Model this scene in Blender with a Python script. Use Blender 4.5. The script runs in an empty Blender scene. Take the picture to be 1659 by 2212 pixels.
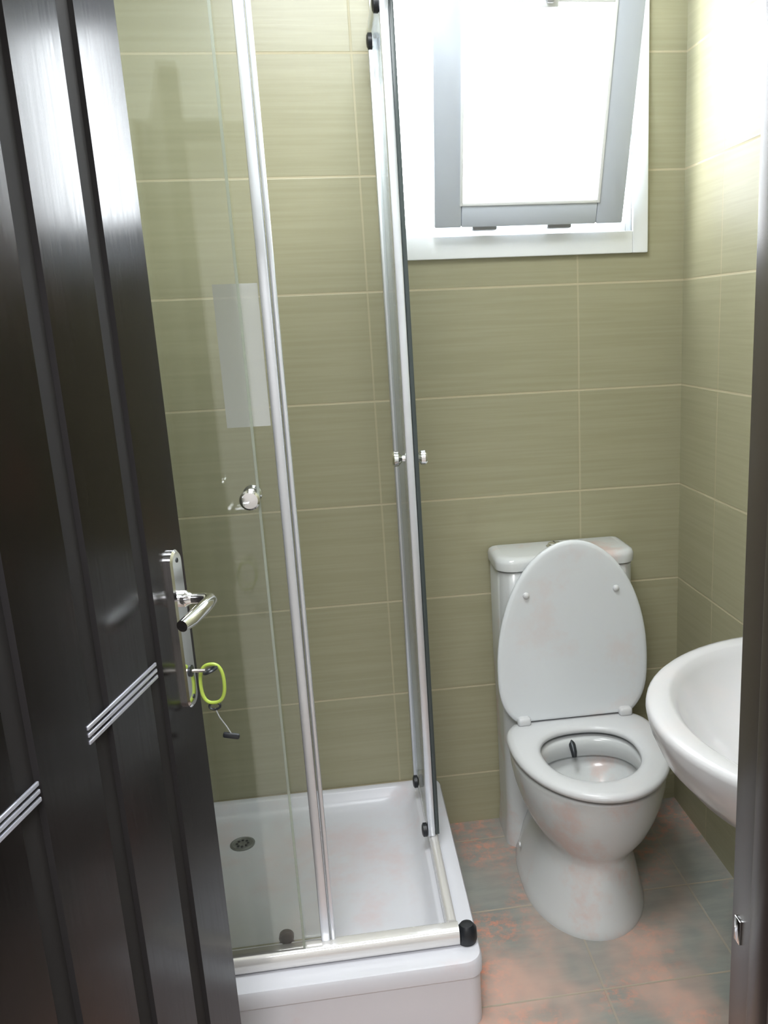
import bpy, bmesh, math
from mathutils import Vector, Matrix
PI = math.pi
sc = bpy.context.scene
COL = sc.collection

# ---------------------------------------------------------------- camera
W, H, F, CX, CY = 1659, 2212, 1930.6, 1004.5, 1182.6
cam_d = bpy.data.cameras.new('camera')
cam_d.sensor_fit = 'HORIZONTAL'; cam_d.sensor_width = 36
cam_d.lens = F/W*36
cam_d.shift_x = (W/2-CX)/W; cam_d.shift_y = (CY-H/2)/W
cam_d.clip_start = .02
cam = bpy.data.objects.new('camera', cam_d); COL.objects.link(cam)
cam.location = (-1.02926, -2.58491, 1.58982)
cam.rotation_euler = (math.radians(75.638), math.radians(2.426), math.radians(-8.462))
sc.camera = cam

# ---------------------------------------------------------------- sky, lights, exposure
world = bpy.data.worlds.new('sky'); sc.world = world; world.use_nodes = True
bg = world.node_tree.nodes['Background']
bg.inputs[0].default_value = (.93, .96, 1, 1); bg.inputs[1].default_value = 11.0      # overcast daylight
def area(name, loc, size, power, color, rot=(0, 0, 0), size_y=None):
    l = bpy.data.lights.new(name, 'AREA'); l.energy = power; l.color = color; l.size = size
    if size_y: l.shape = 'RECTANGLE'; l.size_y = size_y
    o = bpy.data.objects.new(name, l); COL.objects.link(o); o.location = loc; o.rotation_euler = rot
    return o
area('room_ceiling_light', (-1.0, -1.0, 2.70), .60, 15, (.94, .98, 1))
area('hallway_ceiling_light', (-1.2, -2.9, 2.60), .9, 30, (.98, .98, 1))
sc.view_settings.view_transform = 'Standard'; sc.view_settings.look = 'None'
sc.view_settings.exposure = 1.05; sc.view_settings.gamma = 1; sc.view_settings.use_curve_mapping = False

# ---------------------------------------------------------------- materials
def mat(name, col=(.8, .8, .8), rough=.5, metal=0, ior=1.5, coat=0, spec=None):
    m = bpy.data.materials.new(name); m.use_nodes = True
    b = m.node_tree.nodes['Principled BSDF']
    b.inputs['Base Color'].default_value = (*col, 1); b.inputs['Roughness'].default_value = rough
    b.inputs['Metallic'].default_value = metal; b.inputs['IOR'].default_value = ior
    b.inputs['Coat Weight'].default_value = coat; b.inputs['Coat Roughness'].default_value = .08
    return m
class N:
    """small node-building helper"""
    def __init__(s, m): s.t = m.node_tree; s.b = s.t.nodes['Principled BSDF']
    def new(s, ty, **kw):
        n = s.t.nodes.new(ty)
        for k, v in kw.items(): setattr(n, k, v)
        return n
    def put(s, sock, v):
        if hasattr(v, 'is_linked') or hasattr(v, 'links'): s.t.links.new(v, sock)
        else: sock.default_value = v
    def math(s, op, a, b=0., c=0., clamp=False):
        n = s.new('ShaderNodeMath', operation=op, use_clamp=clamp)
        for i, v in enumerate((a, b, c)): s.put(n.inputs[i], v)
        return n.outputs[0]
    def mix(s, f, a, b):
        n = s.new('ShaderNodeMix', data_type='RGBA')
        s.put(n.inputs[0], f)
        for i, v in ((6, a), (7, b)): s.put(n.inputs[i], (*v, 1) if isinstance(v, tuple) else v)
        return n.outputs[2]
    def pos(s):
        g = s.new('ShaderNodeNewGeometry'); x = s.new('ShaderNodeSeparateXYZ')
        s.t.links.new(g.outputs['Position'], x.inputs[0]); return g.outputs['Position'], x.outputs
    def noise(s, vec, scale, detail=3, scl=(1, 1, 1), rough=.55):
        mp = s.new('ShaderNodeMapping'); mp.inputs['Scale'].default_value = scl; s.t.links.new(vec, mp.inputs[0])
        n = s.new('ShaderNodeTexNoise'); s.t.links.new(mp.outputs[0], n.inputs['Vector'])
        n.inputs['Scale'].default_value = scale; n.inputs['Detail'].default_value = detail; n.inputs['Roughness'].default_value = rough
        return n.outputs[0]
    def ramp(s, v, lo, hi):
        n = s.new('ShaderNodeMapRange'); n.interpolation_type = 'SMOOTHSTEP'
        s.put(n.inputs[0], v); n.inputs[1].default_value = lo; n.inputs[2].default_value = hi
        return n.outputs[0]
    def line(s, co, off, step, w):      # 1 on the joints
        f = s.math('FRACT', s.math('DIVIDE', s.math('SUBTRACT', co, off), step))
        d = s.math('MINIMUM', f, s.math('SUBTRACT', 1., f))
        return s.math('SUBTRACT', 1., s.ramp(d, w/step*.5, w/step*1.1))
    def cell(s, co, off, step): return s.math('FLOOR', s.math('DIVIDE', s.math('SUBTRACT', co, off), step))

def tile_mat(name, ua, u0, us, va, v0, vs, col, col2, grout, streak, rough, jw=.0035, stains=None, vfade=.6):
    m = mat(name, col, rough); n = N(m); p, xyz = n.pos()
    u, v = xyz[ua], xyz[va]
    lh = n.line(v, v0, vs, jw); lv = n.math('MULTIPLY', n.line(u, u0, us, jw), vfade)
    g = n.math('MAXIMUM', lh, lv)
    st = n.noise(p, 1., 4, streak)
    wn = n.new('ShaderNodeTexWhiteNoise', noise_dimensions='2D'); cv = n.new('ShaderNodeCombineXYZ')
    n.put(cv.inputs[0], n.cell(u, u0, us)); n.put(cv.inputs[1], n.cell(v, v0, vs)); n.put(wn.inputs['Vector'], cv.outputs[0])
    f = n.math('ADD', n.ramp(st, .3, .7), n.math('MULTIPLY', n.math('SUBTRACT', wn.outputs[0], .5), .25), clamp=True)
    c = n.mix(f, col, col2)
    if stains:
        a, b, sc1 = stains[0], stains[1], stains[2]
        big = n.ramp(n.noise(p, sc1, 3), .42, .68); fine = n.ramp(n.noise(p, sc1*9, 6, rough=.75), .42, .66)
        c = n.mix(n.math('MULTIPLY', n.math('MULTIPLY', big, fine), stains[3]), c, a)
        dirt = n.math('MULTIPLY_ADD', n.ramp(xyz[1], -.30, -.85), .8, .2)      # heavier staining towards the door
        c = n.mix(n.math('MULTIPLY', n.math('MULTIPLY', n.ramp(n.noise(p, sc1*.8, 3, (1.3, .9, 1)), .36, .68), stains[4]), dirt), c, b)
    c = n.mix(g, c, grout)
    n.put(n.b.inputs['Base Color'], c)
    n.put(n.b.inputs['Roughness'], n.math('ADD', rough, n.math('MULTIPLY', g, .3)))
    bp = n.new('ShaderNodeBump'); bp.inputs['Strength'].default_value = .35; bp.inputs['Distance'].default_value = .002
    n.put(bp.inputs['Height'], n.math('SUBTRACT', n.math('MULTIPLY', st, .25), g)); n.put(n.b.inputs['Normal'], bp.outputs[0])
    return m
OL, OL2, GR = (.315, .30, .19), (.35, .335, .22), (.47, .42, .28)
M = {}
M['tile_back'] = tile_mat('olive_wall_tile_back', 0, -.315, .6, 2, .1725, .3, OL, OL2, GR, (2.5, 2.5, 90), .32)
M['tile_side'] = tile_mat('olive_wall_tile_side', 1, -.26, .6, 2, .1725, .3, OL, OL2, GR, (2.5, 2.5, 90), .44)
M['floor'] = tile_mat('grey_floor_tile', 0, -.14, .35, 1, -.11, .35, (.215, .23, .215), (.27, .28, .255), (.36, .31, .24), (9, 30, 9), .38,
                      stains=((.70, .26, .16), (.56, .37, .30), 3.4, 1.0, 1.0))
M['hall_floor'] = mat('hallway_floor', (.45, .42, .38), .4)
M['plaster'] = mat('white_plaster', (.82, .82, .80), .8)
M['hall_wall'] = mat('hallway_paint', (.62, .60, .57), .8)
def stained(name, col, rough, amt, sc1=5, colour=(.62, .30, .22), ior=1.5):
    m = mat(name, col, rough, ior=ior); n = N(m); p, xyz = n.pos()
    f = n.math('MULTIPLY', n.ramp(n.noise(p, sc1, 5, rough=.65), .48, .70), amt)
    n.put(n.b.inputs['Base Color'], n.mix(f, col, colour)); return m
M['ceramic'] = stained('white_glazed_ceramic', (.58, .60, .60), .16, .38, 6)
M['ceramic_basin'] = stained('white_basin_ceramic', (.54, .54, .55), .16, .12, 5, (.75, .58, .53))
M['seat'] = stained('white_seat_plastic', (.60, .61, .62), .28, .10, 6, (.72, .5, .45))
M['lid'] = stained('grey_white_lid_plastic', (.67, .70, .72), .35, .22, 6, (.66, .46, .40))
M['acrylic'] = stained('shower_tray_acrylic', (.66, .67, .72), .30, .45, 4, (.66, .50, .50))
M['pvc'] = mat('white_window_plastic', (.88, .91, .93), .35)
M['pvc_sash'] = mat('backlit_white_sash_plastic', (.57, .62, .70), .4)  # white plastic like the frame; its backlit shade is put into the colour
M['alu'] = mat('satin_aluminium', (.72, .75, .80), .32, .75)
M['alu_white'] = mat('white_lacquered_rail', (.78, .77, .76), .14, .35)
M['chrome'] = mat('chrome', (.85, .86, .88), .10, 1)
M['dark_metal'] = mat('dark_hinge_metal', (.05, .055, .06), .35, .6)
M['rubber'] = mat('black_plastic', (.012, .014, .018), .4)
M['seal'] = mat('dark_green_seal', (.05, .065, .065), .3)
M['drain'] = mat('steel_drain', (.26, .27, .26), .35, .6)
M['frame'] = mat('dark_brown_door_frame', (.030, .022, .020), .25, ior=1.6)
M['groove'] = mat('dark_groove', (.006, .0045, .0055), .85)
M['green'] = mat('green_key_ring', (.38, .50, .08), .25)
M['brass'] = mat('key_nickel', (.65, .62, .58), .3, .9)
M['inlay'] = mat('polished_steel_inlay', (.80, .82, .95), .35, .85)
M['grey'] = mat('grey_plastic', (.35, .36, .37), .4)
# lacquered door: dark brown, glossy with a brushed vertical grain
m = mat('dark_brown_lacquer', (.006, .003, .004), .12, ior=1.45); m.node_tree.nodes['Principled BSDF'].inputs['Specular IOR Level'].default_value = .30; n = N(m); p, xyz = n.pos()
gr = n.noise(p, 1., 4, (160, 160, 6)); n.put(n.b.inputs['Roughness'], n.math('MULTIPLY_ADD', gr, .16, .12))
n.put(n.b.inputs['Base Color'], n.mix(n.ramp(n.noise(p, 3, 3), .5, .75), (.004, .0025, .003), (.012, .004, .004)))
M['door'] = m
def glass(name, tint, refl=1., haze=0.):
    m = bpy.data.materials.new(name); m.use_nodes = True; t = m.node_tree; t.nodes.clear()
    o = t.nodes.new('ShaderNodeOutputMaterial'); tr = t.nodes.new('ShaderNodeBsdfTransparent'); tr.inputs[0].default_value = (*tint, 1)
    gl = t.nodes.new('ShaderNodeBsdfGlossy'); gl.inputs['Roughness'].default_value = .02
    fr = t.nodes.new('ShaderNodeFresnel'); fr.inputs[0].default_value = 1.45
    mu = t.nodes.new('ShaderNodeMath'); mu.operation = 'MULTIPLY'; mu.inputs[1].default_value = refl; t.links.new(fr.outputs[0], mu.inputs[0])
    mx = t.nodes.new('ShaderNodeMixShader'); t.links.new(mu.outputs[0], mx.inputs[0]); t.links.new(tr.outputs[0], mx.inputs[1]); t.links.new(gl.outputs[0], mx.inputs[2])
    out = mx.outputs[0]
    if haze:
        df = t.nodes.new('ShaderNodeBsdfDiffuse'); df.inputs[0].default_value = (.8, .82, .82, 1)
        m2 = t.nodes.new('ShaderNodeMixShader'); m2.inputs[0].default_value = haze
        t.links.new(out, m2.inputs[1]); t.links.new(df.outputs[0], m2.inputs[2]); out = m2.outputs[0]
    t.links.new(out, o.inputs[0]); return m
M['glass'] = glass('clear_shower_glass', (.97, .98, .97), .9, .012)
M['glass_edge'] = glass('glass_edge', (.72, .80, .66), .9, .25)
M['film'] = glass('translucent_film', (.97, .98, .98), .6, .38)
M['side_glass'] = glass('side_shower_glass', (.96, .975, .97), .45, .05)
M['pane'] = glass('window_pane', (.97, .98, .98), .9)

# ---------------------------------------------------------------- geometry helpers
def wloc(o):
    v = Vector((0, 0, 0))
    while o: v += o.location; o = o.parent
    return v
def obj(name, bm, m, parent=None, smooth=True, kind=None, auto=35):
    bmesh.ops.recalc_face_normals(bm, faces=bm.faces)
    if parent: bmesh.ops.translate(bm, vec=-wloc(parent), verts=bm.verts)
    me = bpy.data.meshes.new(name); bm.to_mesh(me); bm.free()
    ms = m if isinstance(m, (list, tuple)) else [m]
    for x in ms: me.materials.append(x)
    if smooth:
        me.shade_smooth(); me.set_sharp_from_angle(angle=math.radians(auto))
    o = bpy.data.objects.new(name, me); COL.objects.link(o)
    if parent: o.parent = parent
    if kind: o['kind'] = kind
    return o
def thing(name, loc, label, cat, group=None):
    o = bpy.data.objects.new(name, None); COL.objects.link(o); o.location = loc; o.empty_display_size = .1
    if label: o['label'] = label; o['category'] = cat
    if group: o['group'] = group
    return o
def box(bm, x0, x1, y0, y1, z0, z1, bev=0, seg=2):
    vs = [bm.verts.new((x, y, z)) for x in (x0, x1) for y in (y0, y1) for z in (z0, z1)]
    fs = [bm.faces.new([vs[i] for i in f]) for f in ((0, 1, 3, 2), (4, 6, 7, 5), (0, 4, 5, 1), (2, 3, 7, 6), (0, 2, 6, 4), (1, 5, 7, 3))]
    if bev:
        es = list({e for f in fs for e in f.edges})
        bmesh.ops.bevel(bm, geom=es, offset=bev, segments=seg, profile=.5, affect='EDGES', clamp_overlap=True)
def B(*a, bev=0, seg=2):
    bm = bmesh.new(); box(bm, *a, bev=bev, seg=seg); return bm
def loft(bm, rings, cap0=True, cap1=True, closed=False):
    R = [[bm.verts.new(p) for p in r] for r in rings]; n = len(R[0])
    pairs = list(zip(R, R[1:])) + ([(R[-1], R[0])] if closed else [])
    for a, b in pairs:
        for i in range(n):
            j = (i+1) % n; bm.faces.new((a[i], a[j], b[j], b[i]))
    if not closed:
        if cap0: bm.faces.new(R[0])
        if cap1: bm.faces.new(R[-1])
def L(rings, **k):
    bm = bmesh.new(); loft(bm, rings, **k); return bm
def sp(v, e): return math.copysign(abs(v)**(2/e), v)
def egg(cx, yw, hw, lf, lb, z, ef=2, eb=2, n=56, yaw=0):
    out = []
    for i in range(n):
        t = 2*PI*i/n; c, s = math.cos(t), math.sin(t); e = ef if c > 0 else eb
        x = hw*sp(s, e); y = -(lf if c > 0 else lb)*sp(c, e)
        out.append((cx+x, yw+y, z))
    return out
def tube(bm, pts, r, n=14, closed=False):
    pts = [Vector(p) for p in pts]; m = len(pts); rr = r if isinstance(r, (list, tuple)) else [r]*m
    rings = []; up = None
    for i, p in enumerate(pts):
        a = pts[(i-1) % m] if (closed or i) else p; b = pts[(i+1) % m] if (closed or i < m-1) else p
        t = (b-a).normalized()
        if up is None: up = Vector((0, 0, 1)) if abs(t.z) < .9 else Vector((1, 0, 0))
        u = (up - t*up.dot(t)).normalized(); w = t.cross(u); up = u
        rings.append([p+(u*math.cos(2*PI*k/n)+w*math.sin(2*PI*k/n))*rr[i] for k in range(n)])
    loft(bm, rings, closed=closed)
def T(pts, r, n=14, closed=False):
    bm = bmesh.new(); tube(bm, pts, r, n, closed); return bm
def lathe(bm, base, axis, prof, n=28):
    """prof = [(radius, distance along axis)], solid of revolution"""
    base = Vector(base); ax = Vector(axis).normalized(); u = ax.orthogonal().normalized(); w = ax.cross(u)
    loft(bm, [[base+ax*d+(u*math.cos(2*PI*k/n)+w*math.sin(2*PI*k/n))*max(r, 1e-4) for k in range(n)] for r, d in prof])
def LA(base, axis, prof, n=28):
    bm = bmesh.new(); lathe(bm, base, axis, prof, n); return bm
def rrect(x0, x1, y0, y1, r, z, k=7):
    out = []
    for cx, cy, a0 in ((x1-r, y1-r, 0), (x0+r, y1-r, PI/2), (x0+r, y0+r, PI), (x1-r, y0+r, 1.5*PI)):
        for i in range(k+1):
            a = a0+PI/2*i/k; out.append((cx+r*math.cos(a), cy+r*math.sin(a), z))
    return out

# ---------------------------------------------------------------- the room
XL, YF, ZC = -1.645, -1.87, 2.75
WX0, WX1, WZ0, WZ1 = -.825, -.155, 1.80, 2.50          # window opening
obj('floor', B(XL-.1, .1, YF, .1, -.1, 0), M['floor'], kind='structure')
bm = bmesh.new()
box(bm, XL-.1, WX0, 0, .12, 0, ZC); box(bm, WX1, .1, 0, .12, 0, ZC); box(bm, WX0, WX1, 0, .12, 0, WZ0); box(bm, WX0, WX1, 0, .12, WZ1, ZC)
obj('wall_back', bm, M['tile_back'], kind='structure')
obj('wall_right', B(0, .1, YF-.12, 0, 0, ZC), M['tile_side'], kind='structure')
obj('wall_left', B(XL-.1, XL, YF-.12, 0, 0, ZC), M['tile_side'], kind='structure')
DX0, DX1, DZ = -1.50, -.684, 2.14                      # clear doorway
bm = bmesh.new()
box(bm, XL, DX0-.03, YF-.12, YF, 0, ZC); box(bm, DX1+.03, 0, YF-.12, YF, 0, ZC); box(bm, DX0-.03, DX1+.03, YF-.12, YF, DZ+.03, ZC)
obj('wall_front', bm, M['plaster'], kind='structure')
obj('ceiling', B(XL-.1, .1, YF-.12, .12, ZC, ZC+.1), M['plaster'], kind='structure')
# hallway outside the bathroom, where the photographer stands
obj('floor_hallway', B(-2.8, 1.2, -4.2, YF, -.1, 0), M['hall_floor'], kind='structure')
obj('wall_hallway_left', B(-2.9, -2.8, -4.2, YF-.12, 0, ZC), M['hall_wall'], kind='structure')
obj('wall_hallway_right', B(1.2, 1.3, -4.2, YF-.12, 0, ZC), M['hall_wall'], kind='structure')
obj('wall_hallway_far', B(-2.9, 1.3, -4.3, -4.2, 0, ZC), M['hall_wall'], kind='structure')
bm = bmesh.new(); box(bm, -2.8, XL-.1, YF-.12, YF, 0, ZC); box(bm, .1, 1.2, YF-.12, YF, 0, ZC)
obj('wall_hallway_near', bm, M['hall_wall'], kind='structure')
obj('ceiling_hallway', B(-2.9, 1.3, -4.3, YF-.12, ZC, ZC+.1), M['plaster'], kind='structure')

# ---------------------------------------------------------------- doorway frame (trim)
tr = thing('trim_1', (DX1, YF-.06, 0), None, None); tr['kind'] = 'structure'
fr = lambda nm, *a, **k: obj(nm, B(*a, bev=.003, **k), M['frame'], tr)
fr('jamb', DX1, DX1+.04, YF-.13, YF, 0, DZ+.04)
fr('jamb', DX0-.04, DX0, YF-.13, YF, 0, DZ+.04)
fr('lintel', DX0, DX1, YF-.13, YF, DZ, DZ+.04)
fr('casing', DX1+.012, DX1+.10, YF-.145, YF-.12, 0, DZ+.10)
fr('casing', DX0-.10, DX0-.012, YF-.145, YF-.12, 0, DZ+.10)
fr('casing', DX0-.012, DX1+.012, YF-.145, YF-.12, DZ+.012, DZ+.10)
fr('door_stop', DX1-.012, DX1, YF-.10, YF-.06, 0, DZ)
obj('strike_plate', B(DX1-.0015, DX1, YF-.022, YF-.010, .996, 1.022, bev=.0005), M['chrome'], tr)

# ---------------------------------------------------------------- window_1: white frame, sash tilted in at the top
win = thing('window_1', ((WX0+WX1)/2, 0, WZ0), None, None); win['kind'] = 'structure'
fx0, fx1, fz0, fz1 = -.862, -.112, 1.751, 2.56
bm = bmesh.new()
def ringframe(bm, x0, x1, z0, z1, a, b, c, d, y0, y1, bev=.003):
    """x0..x1, z0..z1 outside; member widths left a, right b, bottom c, top d"""
    box(bm, x0, x0+a, y0, y1, z0, z1, bev); box(bm, x1-b, x1, y0, y1, z0, z1, bev)
    box(bm, x0+a, x1-b, y0, y1, z0, z0+c, bev); box(bm, x0+a, x1-b, y0, y1, z1-d, z1, bev)
ringframe(bm, fx0, fx1, fz0, fz1, .06, .045, .060, .07, -.014, .0)
ringframe(bm, WX0+.001, WX1-.001, WZ0+.001, WZ1-.001, .022, .018, .035, .02, .0, .075)
obj('window_frame', bm, M['pvc'], win)
# sash, built upright in its own plane then tilted about its bottom edge
ang = math.radians(20.5); hz = 1.842; hy = -.026
def tilt(bm):
    bmesh.ops.rotate(bm, cent=(0, hy, hz), matrix=Matrix.Rotation(ang, 3, 'X'), verts=bm.verts); return bm
sx0, sx1, sh = -.727, -.205, .62
bm = bmesh.new(); ringframe(bm, sx0, sx1, hz, hz+sh, .073, .075, .060, .095, hy-.042, hy, .004)
sash = obj('sash', tilt(bm), M['pvc_sash'], win)
obj('glass', tilt(B(sx0+.07, sx1-.07, hy-.026, hy-.018, hz+.055, hz+sh-.09)), M['pane'], sash, smooth=False)
bm = bmesh.new(); ringframe(bm, sx0+.068, sx1-.070, hz+.056, hz+sh-.091, .008, .008, .008, .008, hy-.045, hy-.03, .001)
obj('glazing_bead', tilt(bm), M['pvc'], sash)
obj('latch', tilt(B(-.475, -.425, hy-.058, hy-.040, hz+sh-.110, hz+sh-.085, bev=.005)), M['pvc'], sash)
obj('latch_handle', tilt(B(-.46, -.44, hy-.075, hy-.056, hz+sh-.100, hz+sh-.025, bev=.006)), M['grey'], sash)
for x in (-.585, -.375):
    obj('hinge', B(x-.035, x+.035, -.036, -.012, 1.822, 1.842, bev=.006), M['grey'], win)

# ---------------------------------------------------------------- door_1: dark lacquered leaf standing open into the room
A = math.radians(12); DD = Vector((math.sin(A), math.cos(A), 0)); DN = Vector((math.cos(A), -math.sin(A), 0)); DE = Vector((-1.296, -1.095, 0))
def dp(s, t, z): return DE - DD*s + DN*t + Vector((0, 0, z))     # s from free edge towards hinge, t out of the face
def dbox(bm, s0, s1, t0, t1, z0, z1, bev=0, seg=2):
    b2 = B(s0, s1, t0, t1, z0, z1, bev=bev, seg=seg)
    for v in b2.verts: v.co = dp(*v.co)
    me = bpy.data.meshes.new('tmp'); b2.to_mesh(me); b2.free(); bm.from_mesh(me); bpy.data.meshes.remove(me)
def DB(*a, **k):
    bm = bmesh.new(); dbox(bm, *a, **k); return bm
LEAF = .78; GV = [(.136, .186), (.316, .366), (.498, .548)]
prof = [(0.003, 0)]; marks = []
for a, b in GV: prof += [(a, 0), (a+.004, -.006), (b-.004, -.006), (b, 0)]
prof += [(LEAF, 0), (LEAF, -.04), (0, -.04), (0, -.003)]
bm = bmesh.new()
r0 = [bm.verts.new(dp(s, t, .012)) for s, t in prof]; r1 = [bm.verts.new(dp(s, t, 2.125)) for s, t in prof]
for i in range(len(prof)):
    j = (i+1) % len(prof); f = bm.faces.new((r0[i], r0[j], r1[j], r1[i]))
    if prof[i][1] == -.006 and prof[j][1] == -.006: f.material_index = 1
    elif -.006 in (prof[i][1], prof[j][1]): f.material_index = 1
bm.faces.new(r0); bm.faces.new(r1)
leaf = obj('door_1', bm, [M['door'], M['groove']], kind='structure', smooth=False)
for a, b in ((.160, .382), (.505, .727)):
    bm = bmesh.new()
    for z in (1.078, 1.088, 1.098): dbox(bm, a, b, -.001, .0022, z-(a > .4)*.008, z-(a > .4)*.008+.0055, bev=.001)
    obj('steel_inlay', bm, M['inlay'], leaf)['label'] = 'three thin polished steel strips'
# handle: long back plate, lever, keyhole
hs = .052
bm = bmesh.new(); rings = []
for t, g in ((0, 0), (.006, 0), (.009, .004)):
    ring = []
    for k in range(40):
        th = 2*PI*k/40; c, s_ = math.cos(th), math.sin(th); rz = .135-.022
        ring.append(dp(hs+(.022-g)*sp(c, 2), t, 1.117+math.copysign(rz, s_)*(abs(s_) > 1e-6)+(.022-g)*s_))
    rings.append(ring)
loft(bm, rings)
hd = obj('door_handle', bm, M['chrome'], leaf)
obj('collar', LA(dp(hs, .007, 1.17), DN, [(.014, 0), (.014, .010), (.011, .014), (.009, .02)]), M['chrome'], hd)
path = [dp(hs, .01, 1.17), dp(hs, .035, 1.17), dp(hs, .050, 1.17), dp(hs+.004, .058, 1.17), dp(hs+.014, .062, 1.17), dp(hs+.05, .062, 1.169), dp(hs+.10, .059, 1.166), dp(hs+.122, .055, 1.165)]
obj('lever', T(path, [.009, .009, .0095, .010, .0105, .0115, .011, .009], 18), M['chrome'], hd)
obj('keyhole_rim', LA(dp(hs, .008, 1.045), DN, [(.010, 0), (.010, .003), (.007, .004)]), M['dark_metal'], hd)
for z in (1.235, 1.0): obj('screw', LA(dp(hs, .008, z), DN, [(.004, 0), (.004, .002), (.002, .003)], 12), M['dark_metal'], hd)
# key left in the lock with a green ring and a dark fob on a thin cord
kp = dp(hs, .012, 1.045)
key = thing('key', kp, 'small metal key in the door lock with a green ring and dark fob hanging', 'key')
bm = bmesh.new(); tube(bm, [dp(hs, .0, 1.045), dp(hs, .034, 1.045)], .003, 10)
obj('shank', bm, M['brass'], key)
obj('bow', T([dp(hs+.010*math.cos(a), .042+.010*math.sin(a), 1.045+.004*math.sin(a)) for a in [2*PI*k/20 for k in range(20)]], .0028, 8, True), M['dark_metal'], key)
c = Vector((-1.268, -1.135, 1.014)); ux = Vector((.93, -.25, .1)).normalized(); uz = Vector((0, .05, 1)).normalized()
rg = [c+ux*.021*sp(math.cos(a), 2.6)+uz*.034*sp(math.sin(a), 2.4) for a in [2*PI*k/36 for k in range(36)]]
obj('key_ring', T(rg, .0030, 10, True), M['green'], key)['label'] = 'green plastic key ring'
b0 = c-uz*.036
obj('clasp', T([b0+ux*.010*math.cos(a)+uz*.006*math.sin(a)-uz*.004 for a in [2*PI*k/16 for k in range(16)]], .002, 8, True), M['dark_metal'], key)
e1 = Vector((-1.247, -1.135, .916))
obj('cord', T([b0-uz*.008, b0.lerp(e1, .35)+Vector((-.002, 0, -.004)), b0.lerp(e1, .7), e1+Vector((0, 0, .004))], .0011, 8), M['grey'], key)
bm = B(-.014, .014, -.004, .004, -.005, .005, bev=.003); bmesh.ops.rotate(bm, cent=(0, 0, 0), matrix=Matrix.Rotation(.25, 3, 'Y'), verts=bm.verts)
bmesh.ops.translate(bm, vec=e1, verts=bm.verts); obj('fob', bm, M['rubber'], key)

# ---------------------------------------------------------------- shower tray
TX0, TX1, TY0 = XL+.002, -.790, -.868; TY1 = -.002; ZT = .176
tray = thing('shower_tray', ((TX0+TX1)/2, TY0/2, 0), 'square white raised acrylic shower tray on the floor by the back wall', 'shower tray')
def tr_ring(g, z, gf=None, gr=None, r=.05):
    return rrect(TX0+g, TX1-(gr if gr is not None else g), TY0+(gf if gf is not None else g), TY1-g, r, z)
rings = [tr_ring(.006, 0, r=.03), tr_ring(.006, .128, r=.03), tr_ring(.001, .134, r=.035), tr_ring(0, .165, r=.04), tr_ring(.004, .174, r=.04), tr_ring(.010, ZT, r=.04),
         tr_ring(.026, ZT, .104, .082, r=.06), tr_ring(.032, ZT-.004, .112, .088, r=.06), tr_ring(.040, .150, .125, .098, r=.07), tr_ring(.060, .134, .150, .125, r=.08), tr_ring(.085, .130, .18, .15, r=.09)]
bm = L(rings, cap0=True, cap1=False)
# bottom of the tray falls gently to the drain
bm.verts.ensure_lookup_table(); last = bm.verts[-32:]; dc = Vector((-1.395, -.178, .122))
k = len(rings[-1]); last = [v for v in bm.verts][-k:]
cent = bm.verts.new(dc)
for i in range(k): bm.faces.new((last[i], last[(i+1) % k], cent))
obj('tray', bm, M['acrylic'], tray)
bm = LA(dc+Vector((0, 0, .0005)), (0, 0, 1), [(.036, 0), (.036, .0035), (.030, .005), (.026, .003), (.001, .003)])
dr = obj('drain', bm, M['drain'], tray)
bm = bmesh.new()
for i in range(8):
    a = 2*PI*i/8; lathe(bm, dc+Vector((.016*math.cos(a), .016*math.sin(a), .004)), (0, 0, 1), [(.004, 0), (.004, .0008)], 10)
obj('drain_hole', bm, M['rubber'], dr)

# ---------------------------------------------------------------- shower enclosure
enc = thing('shower_enclosure', (-1.2, -.45, ZT), 'clear glass corner shower enclosure with aluminium rails, both sliding doors pushed open', 'shower enclosure')
RY, RX, ZR, ZTOP = -.790, -.850, ZT, 2.30
def rail(name, p0, p1, w, h, m, zb):
    """rounded-section rail"""
    p0, p1 = Vector(p0), Vector(p1); t = (p1-p0).normalized(); s = Vector((-t.y, t.x, 0)); rings = []
    for p in (p0, p1):
        rings.append([p+s*w/2*sp(math.cos(a), 3)+Vector((0, 0, zb+h/2+h/2*sp(math.sin(a), 3))) for a in [2*PI*k/28 for k in range(28)]])
    return L(rings)
obj('bottom_rail', rail('r', (XL+.03, RY, 0), (RX+.013, RY, 0), .046, .046, 0, ZR), M['alu_white'], enc)
obj('bottom_rail', rail('r', (RX, -.03, 0), (RX, RY+.024, 0), .026, .042, 0, ZR), M['alu_white'], enc)
obj('top_rail', rail('r', (XL+.03, RY, 0), (RX+.02, RY, 0), .046, .05, 0, ZTOP), M['alu'], enc)
obj('top_rail', rail('r', (RX, -.03, 0), (RX, RY+.024, 0), .040, .05, 0, ZTOP), M['alu'], enc)
bm = bmesh.new(); lathe(bm, (RX+.032, RY-.004, ZR+.001), (0, 0, 1), [(.021, 0), (.024, .010), (.023, .035), (.015, .046), (.004, .048)])
obj('corner_connector', bm, M['rubber'], enc)['label'] = 'black rail corner joint'
obj('wall_profile', B(-.872, -.830, -.028, -.001, ZR, ZTOP, bev=.004), M['alu'], enc)
obj('wall_profile', B(XL+.001, XL+.028, RY-.018, RY+.018, ZR, ZTOP, bev=.004), M['alu'], enc)
GZ0, GZ1 = ZR+.044, ZTOP+.01
fp = obj('fixed_panel', B(XL+.02, -1.194, RY-.012, RY-.006, GZ0, GZ1), M['glass'], enc, smooth=False)
obj('panel_edge', B(-1.194, -1.189, RY-.0125, RY-.0055, GZ0, GZ1), M['glass_edge'], fp, smooth=False)
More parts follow.
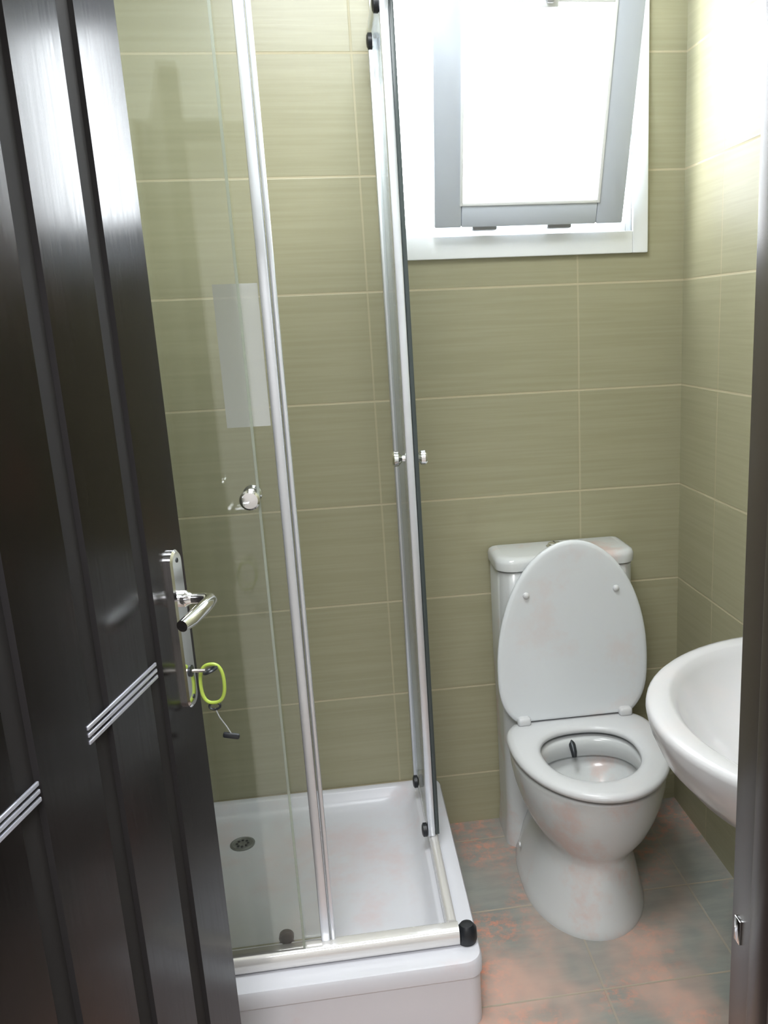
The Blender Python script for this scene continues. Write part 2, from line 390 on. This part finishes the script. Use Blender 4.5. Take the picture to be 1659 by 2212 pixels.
fp2 = obj('fixed_panel', B(-.845, -.839, -.385, -.02, GZ0, GZ1), M['side_glass'], enc, smooth=False)
# front sliding door
sd = obj('sliding_door', B(-1.560, -1.150, RY+.010, RY+.016, GZ0+.006, GZ1-.01), M['glass'], enc, smooth=False)
sd['label'] = 'front sliding glass door with chrome knob'
bm = bmesh.new(); box(bm, -1.153, -1.133, RY+.002, RY+.024, GZ0, GZ1-.004, .003); box(bm, -1.131, -1.121, RY+.004, RY+.020, GZ0, GZ1-.004, .003)
obj('door_stile', bm, M['alu'], sd)
obj('glass_edge', B(-1.563, -1.560, RY+.010, RY+.016, GZ0+.006, GZ1-.01), M['glass_edge'], sd, smooth=False)
def knob(base, axis, parent):
    bm = bmesh.new()
    for sgn in (1, -1):
        lathe(bm, Vector(base)+Vector(axis)*.003*sgn, Vector(axis)*sgn, [(.017, 0), (.017, .003), (.009, .006), (.008, .016), (.012, .020), (.019, .026), (.020, .036), (.016, .041), (.004, .042)])
    return obj('knob', bm, M['chrome'], parent)
knob((-1.208, RY+.013, 1.262), (0, 1, 0), sd)
def roller(base, axis, parent, r=.017):
    return obj('roller', LA(base, axis, [(r*.5, -.004), (r, 0), (r, .010), (r*.7, .013), (r*.3, .014)], 22), M['rubber'], parent)
for x in (-1.232, -1.50):
    roller((x, RY+.018, GZ0+.012), (0, 1, 0), sd); roller((x, RY+.018, GZ1-.03), (0, 1, 0), sd)
obj('pale_sheet', B(-1.240, -1.156, RY+.0085, RY+.0096, 1.402, 1.672), M['film'], sd, smooth=False)['label'] = 'pale translucent film on the glass'  # thin hazy sheet, paler than the door glass around it
# side sliding door
s2 = obj('sliding_door', B(-.865, -.859, -.395, -.035, GZ0+.006, GZ1-.01), M['side_glass'], enc, smooth=False)
s2['label'] = 'side sliding glass door against the back wall'
bm = bmesh.new(); box(bm, -.866, -.846, -.410, -.385, GZ0-.001, GZ1-.004, .003)
obj('door_stile', bm, M['alu'], s2)
obj('door_seal', B(-.845, -.834, -.402, -.388, GZ0-.001, GZ1-.004, bev=.002), M['seal'], s2)['label'] = 'dark rubber seal strip'
knob((-.852, -.345, 1.255), (1, 0, 0), s2)
for y in (-.125, -.395):
    roller((-.868, y, GZ0+.014), (-1, 0, 0), s2, .019); roller((-.868, y, GZ1-.045), (-1, 0, 0), s2, .019)

# ---------------------------------------------------------------- toilet
wc = thing('toilet', (-.41, -.33, 0), 'white ceramic close-coupled toilet with raised lid, against the back wall', 'toilet')
TC = -.402
R_ = [(-.432, -.38, .168, .263, .30, 0), (-.432, -.38, .168, .263, .30, .012), (-.431, -.38, .160, .255, .30, .03), (-.428, -.38, .146, .240, .30, .09), (-.424, -.38, .130, .226, .29, .14),
      (-.420, -.38, .120, .216, .28, .175), (-.417, -.378, .122, .214, .27, .188), (-.412, -.375, .142, .225, .25, .205), (-.408, -.37, .165, .248, .23, .235), (-.405, -.36, .184, .270, .21, .27),
      (-.403, -.355, .198, .286, .20, .31), (-.402, -.35, .207, .298, .19, .35), (-.402, -.345, .211, .306, .18, .385), (-.402, -.345, .211, .307, .18, .392), (-.402, -.345, .206, .302, .176, .397)]
rings = [egg(a, b, c_, d, e, z, 2, 2.8, 64) for a, b, c_, d, e, z in R_]
hole = lambda g, z, lb=.122: egg(-.406, -.405, .134+g, .172+g, lb+g, z, 2.1, 2.3, 64)
rings += [hole(.030, .397), hole(.012, .396), hole(.004, .390), hole(.001, .375), hole(.003, .345), hole(.010, .338), hole(.022, .336), hole(.022, .328), hole(.004, .30),
          egg(-.406, -.41, .105, .145, .09, .265, 2, 2, 64), egg(-.406, -.42, .082, .115, .07, .232, 2, 2, 64)]
obj('bowl', L(rings, cap0=True, cap1=False), M['ceramic'], wc, auto=50)
wat = mat('toilet_water', (.45, .48, .48), .03); 
bm = L([egg(-.406, -.42, .100, .135, .09, z, 2, 2, 64) for z in (.222, .245)])
obj('water', bm, wat, wc)
# tank column and its lid
def col(g, z, yb=-.012, yf=-.178, hw=.200, r=.045):
    x0, x1 = TC-hw+g, TC+hw-g; out = []
    n_ = 10; rb = .008
    for cx, cy, a0, r_ in ((x1-rb, yb-rb, 0, rb), (x0+rb, yb-rb, PI/2, rb), (x0+r, yf+g+r, PI, r), (x1-r, yf+g+r, 1.5*PI, r)):
        for i in range(n_+1):
            a = a0+PI/2*i/n_; bow = 0
            out.append((cx+r_*math.cos(a), cy+r_*math.sin(a), z))
    return [(x, y-(.012*(1-((x-TC)/hw)**2) if y < -.12 else 0), z) for x, y, z in out]
obj('tank', L([col(.0, 0), col(.0, .02), col(.006, .10), col(.004, .45), col(0, .60), col(0, .878), col(.004, .882)]), M['ceramic'], wc, auto=50)
obj('tank_lid', L([col(.002, .8835), col(-.005, .887), col(-.006, .908), col(-.002, .919), col(.008, .924), col(.02, .925)]), M['ceramic'], wc, auto=50)
fb = obj('flush_button', LA((TC-.015, -.085, .9245), (0, 0, 1), [(.026, 0), (.026, .004), (.021, .008), (.020, .012), (.017, .014), (.002, .0145)]), M['chrome'], wc)
obj('button_split', B(TC-.0155, TC-.0145, -.105, -.065, .936, .9395), M['dark_metal'], fb, smooth=False)
# seat ring
so = lambda g, z: egg(-.401, -.345, .218-g, .322-g, .183-g, z, 2, 3.2, 64)
hi = lambda g, z: egg(-.407, -.405, .133+g, .171+g, .133+g, z, 2.1, 2.3, 64)
obj('seat', L([so(.010, .407), so(.001, .411), so(0, .420), so(.006, .4275), so(.018, .431), hi(.030, .432), hi(.012, .429), hi(.002, .423), hi(0, .414), hi(.004, .409)], closed=True), M['seat'], wc, auto=60)
# raised lid, leaning on the tank
def lidring(g, y):
    out = []
    for x, yy, z in egg(-.399, 0, .224-g, .372-g, .20-g, 0, 2, 3, 72):
        zz = max(.600-yy, .436+g*.3); out.append((x, y-(zz-.43)*-.015, zz))
    return out
obj('lid', L([lidring(.004, -.203), lidring(0, -.206), lidring(0, -.213), lidring(.003, -.2165), lidring(.012, -.2185), lidring(.03, -.217)]), M['lid'], wc, auto=60)
for x in (-.534, -.270): obj('bumper', LA((x, -.209, .822), (0, -1, 0), [(.010, 0), (.009, .006), (.006, .009), (.001, .010)], 18), M['seat'], wc)
for x in (-.552, -.245): 
    bm = B(x-.020, x+.020, -.236, -.195, .428, .456, bev=.010, seg=3)
    obj('lid_hinge', bm, M['seat'], wc)
bm = T([(-.425, -.270, .385), (-.424, -.283, .380), (-.423, -.297, .366), (-.423, -.302, .352)], [.010, .010, .009, .007], 14)
obj('bidet_nozzle', bm, M['dark_metal'], wc)['label'] = 'small dark metal spray nozzle'
for x, y in ((-.592, -.25),): obj('screw_cap', LA((x+.008, y-.02, .07), (-1, 0, .1), [(.008, 0), (.007, .004), (.001, .005)], 14), M['seat'], wc)

# ---------------------------------------------------------------- wash basin on the right wall
ba = thing('wash_basin', (-.002, -1.11, .83), 'white oval ceramic wash basin hung on the right wall beside the doorway', 'wash basin')
BC = -1.115
def bring(a, b, z, back=-.002, xc=-.05):
    """one closed outline of the basin: elliptical towards the room, flat towards the wall"""
    out = []
    for i in range(80):
        t = 2*PI*i/80; c_, s_ = math.cos(t), math.sin(t)
        x = xc-(a+xc)*sp(c_, 2.0) if c_ >= 0 else xc+(back-xc)*abs(c_)**.35
        out.append((x, BC+b*sp(s_, 2.0), z))
    return out
A_, B_ = .476, .428
rings = [bring(A_*k, B_*k, z, xc=-.05*k) for k, z in ((.20, .600), (.36, .604), (.55, .619), (.72, .650), (.85, .690), (.94, .740), (.985, .788), (1, .818), (.997, .827), (.985, .832), (.96, .834))]
rings += [bring(A_-.048, B_-.050, .833, -.070, -.115), bring(A_-.056, B_-.060, .829, -.078, -.12), bring(A_-.068, B_-.075, .812, -.088, -.125), bring(A_-.09, B_-.11, .775, -.10, -.14),
          bring(A_-.125, B_-.17, .735, -.13, -.17), bring(A_-.165, B_-.26, .708, -.17, -.20), bring(.275, .07, .698, -.22, -.24), bring(.262, .024, .696, -.238, -.248)]
obj('basin', L(rings), M['ceramic_basin'], ba, auto=60)
obj('drain', LA((-.25, BC, .695), (0, 0, 1), [(.024, 0), (.024, .003), (.018, .005), (.015, .003), (.001, .003)]), M['chrome'], ba)
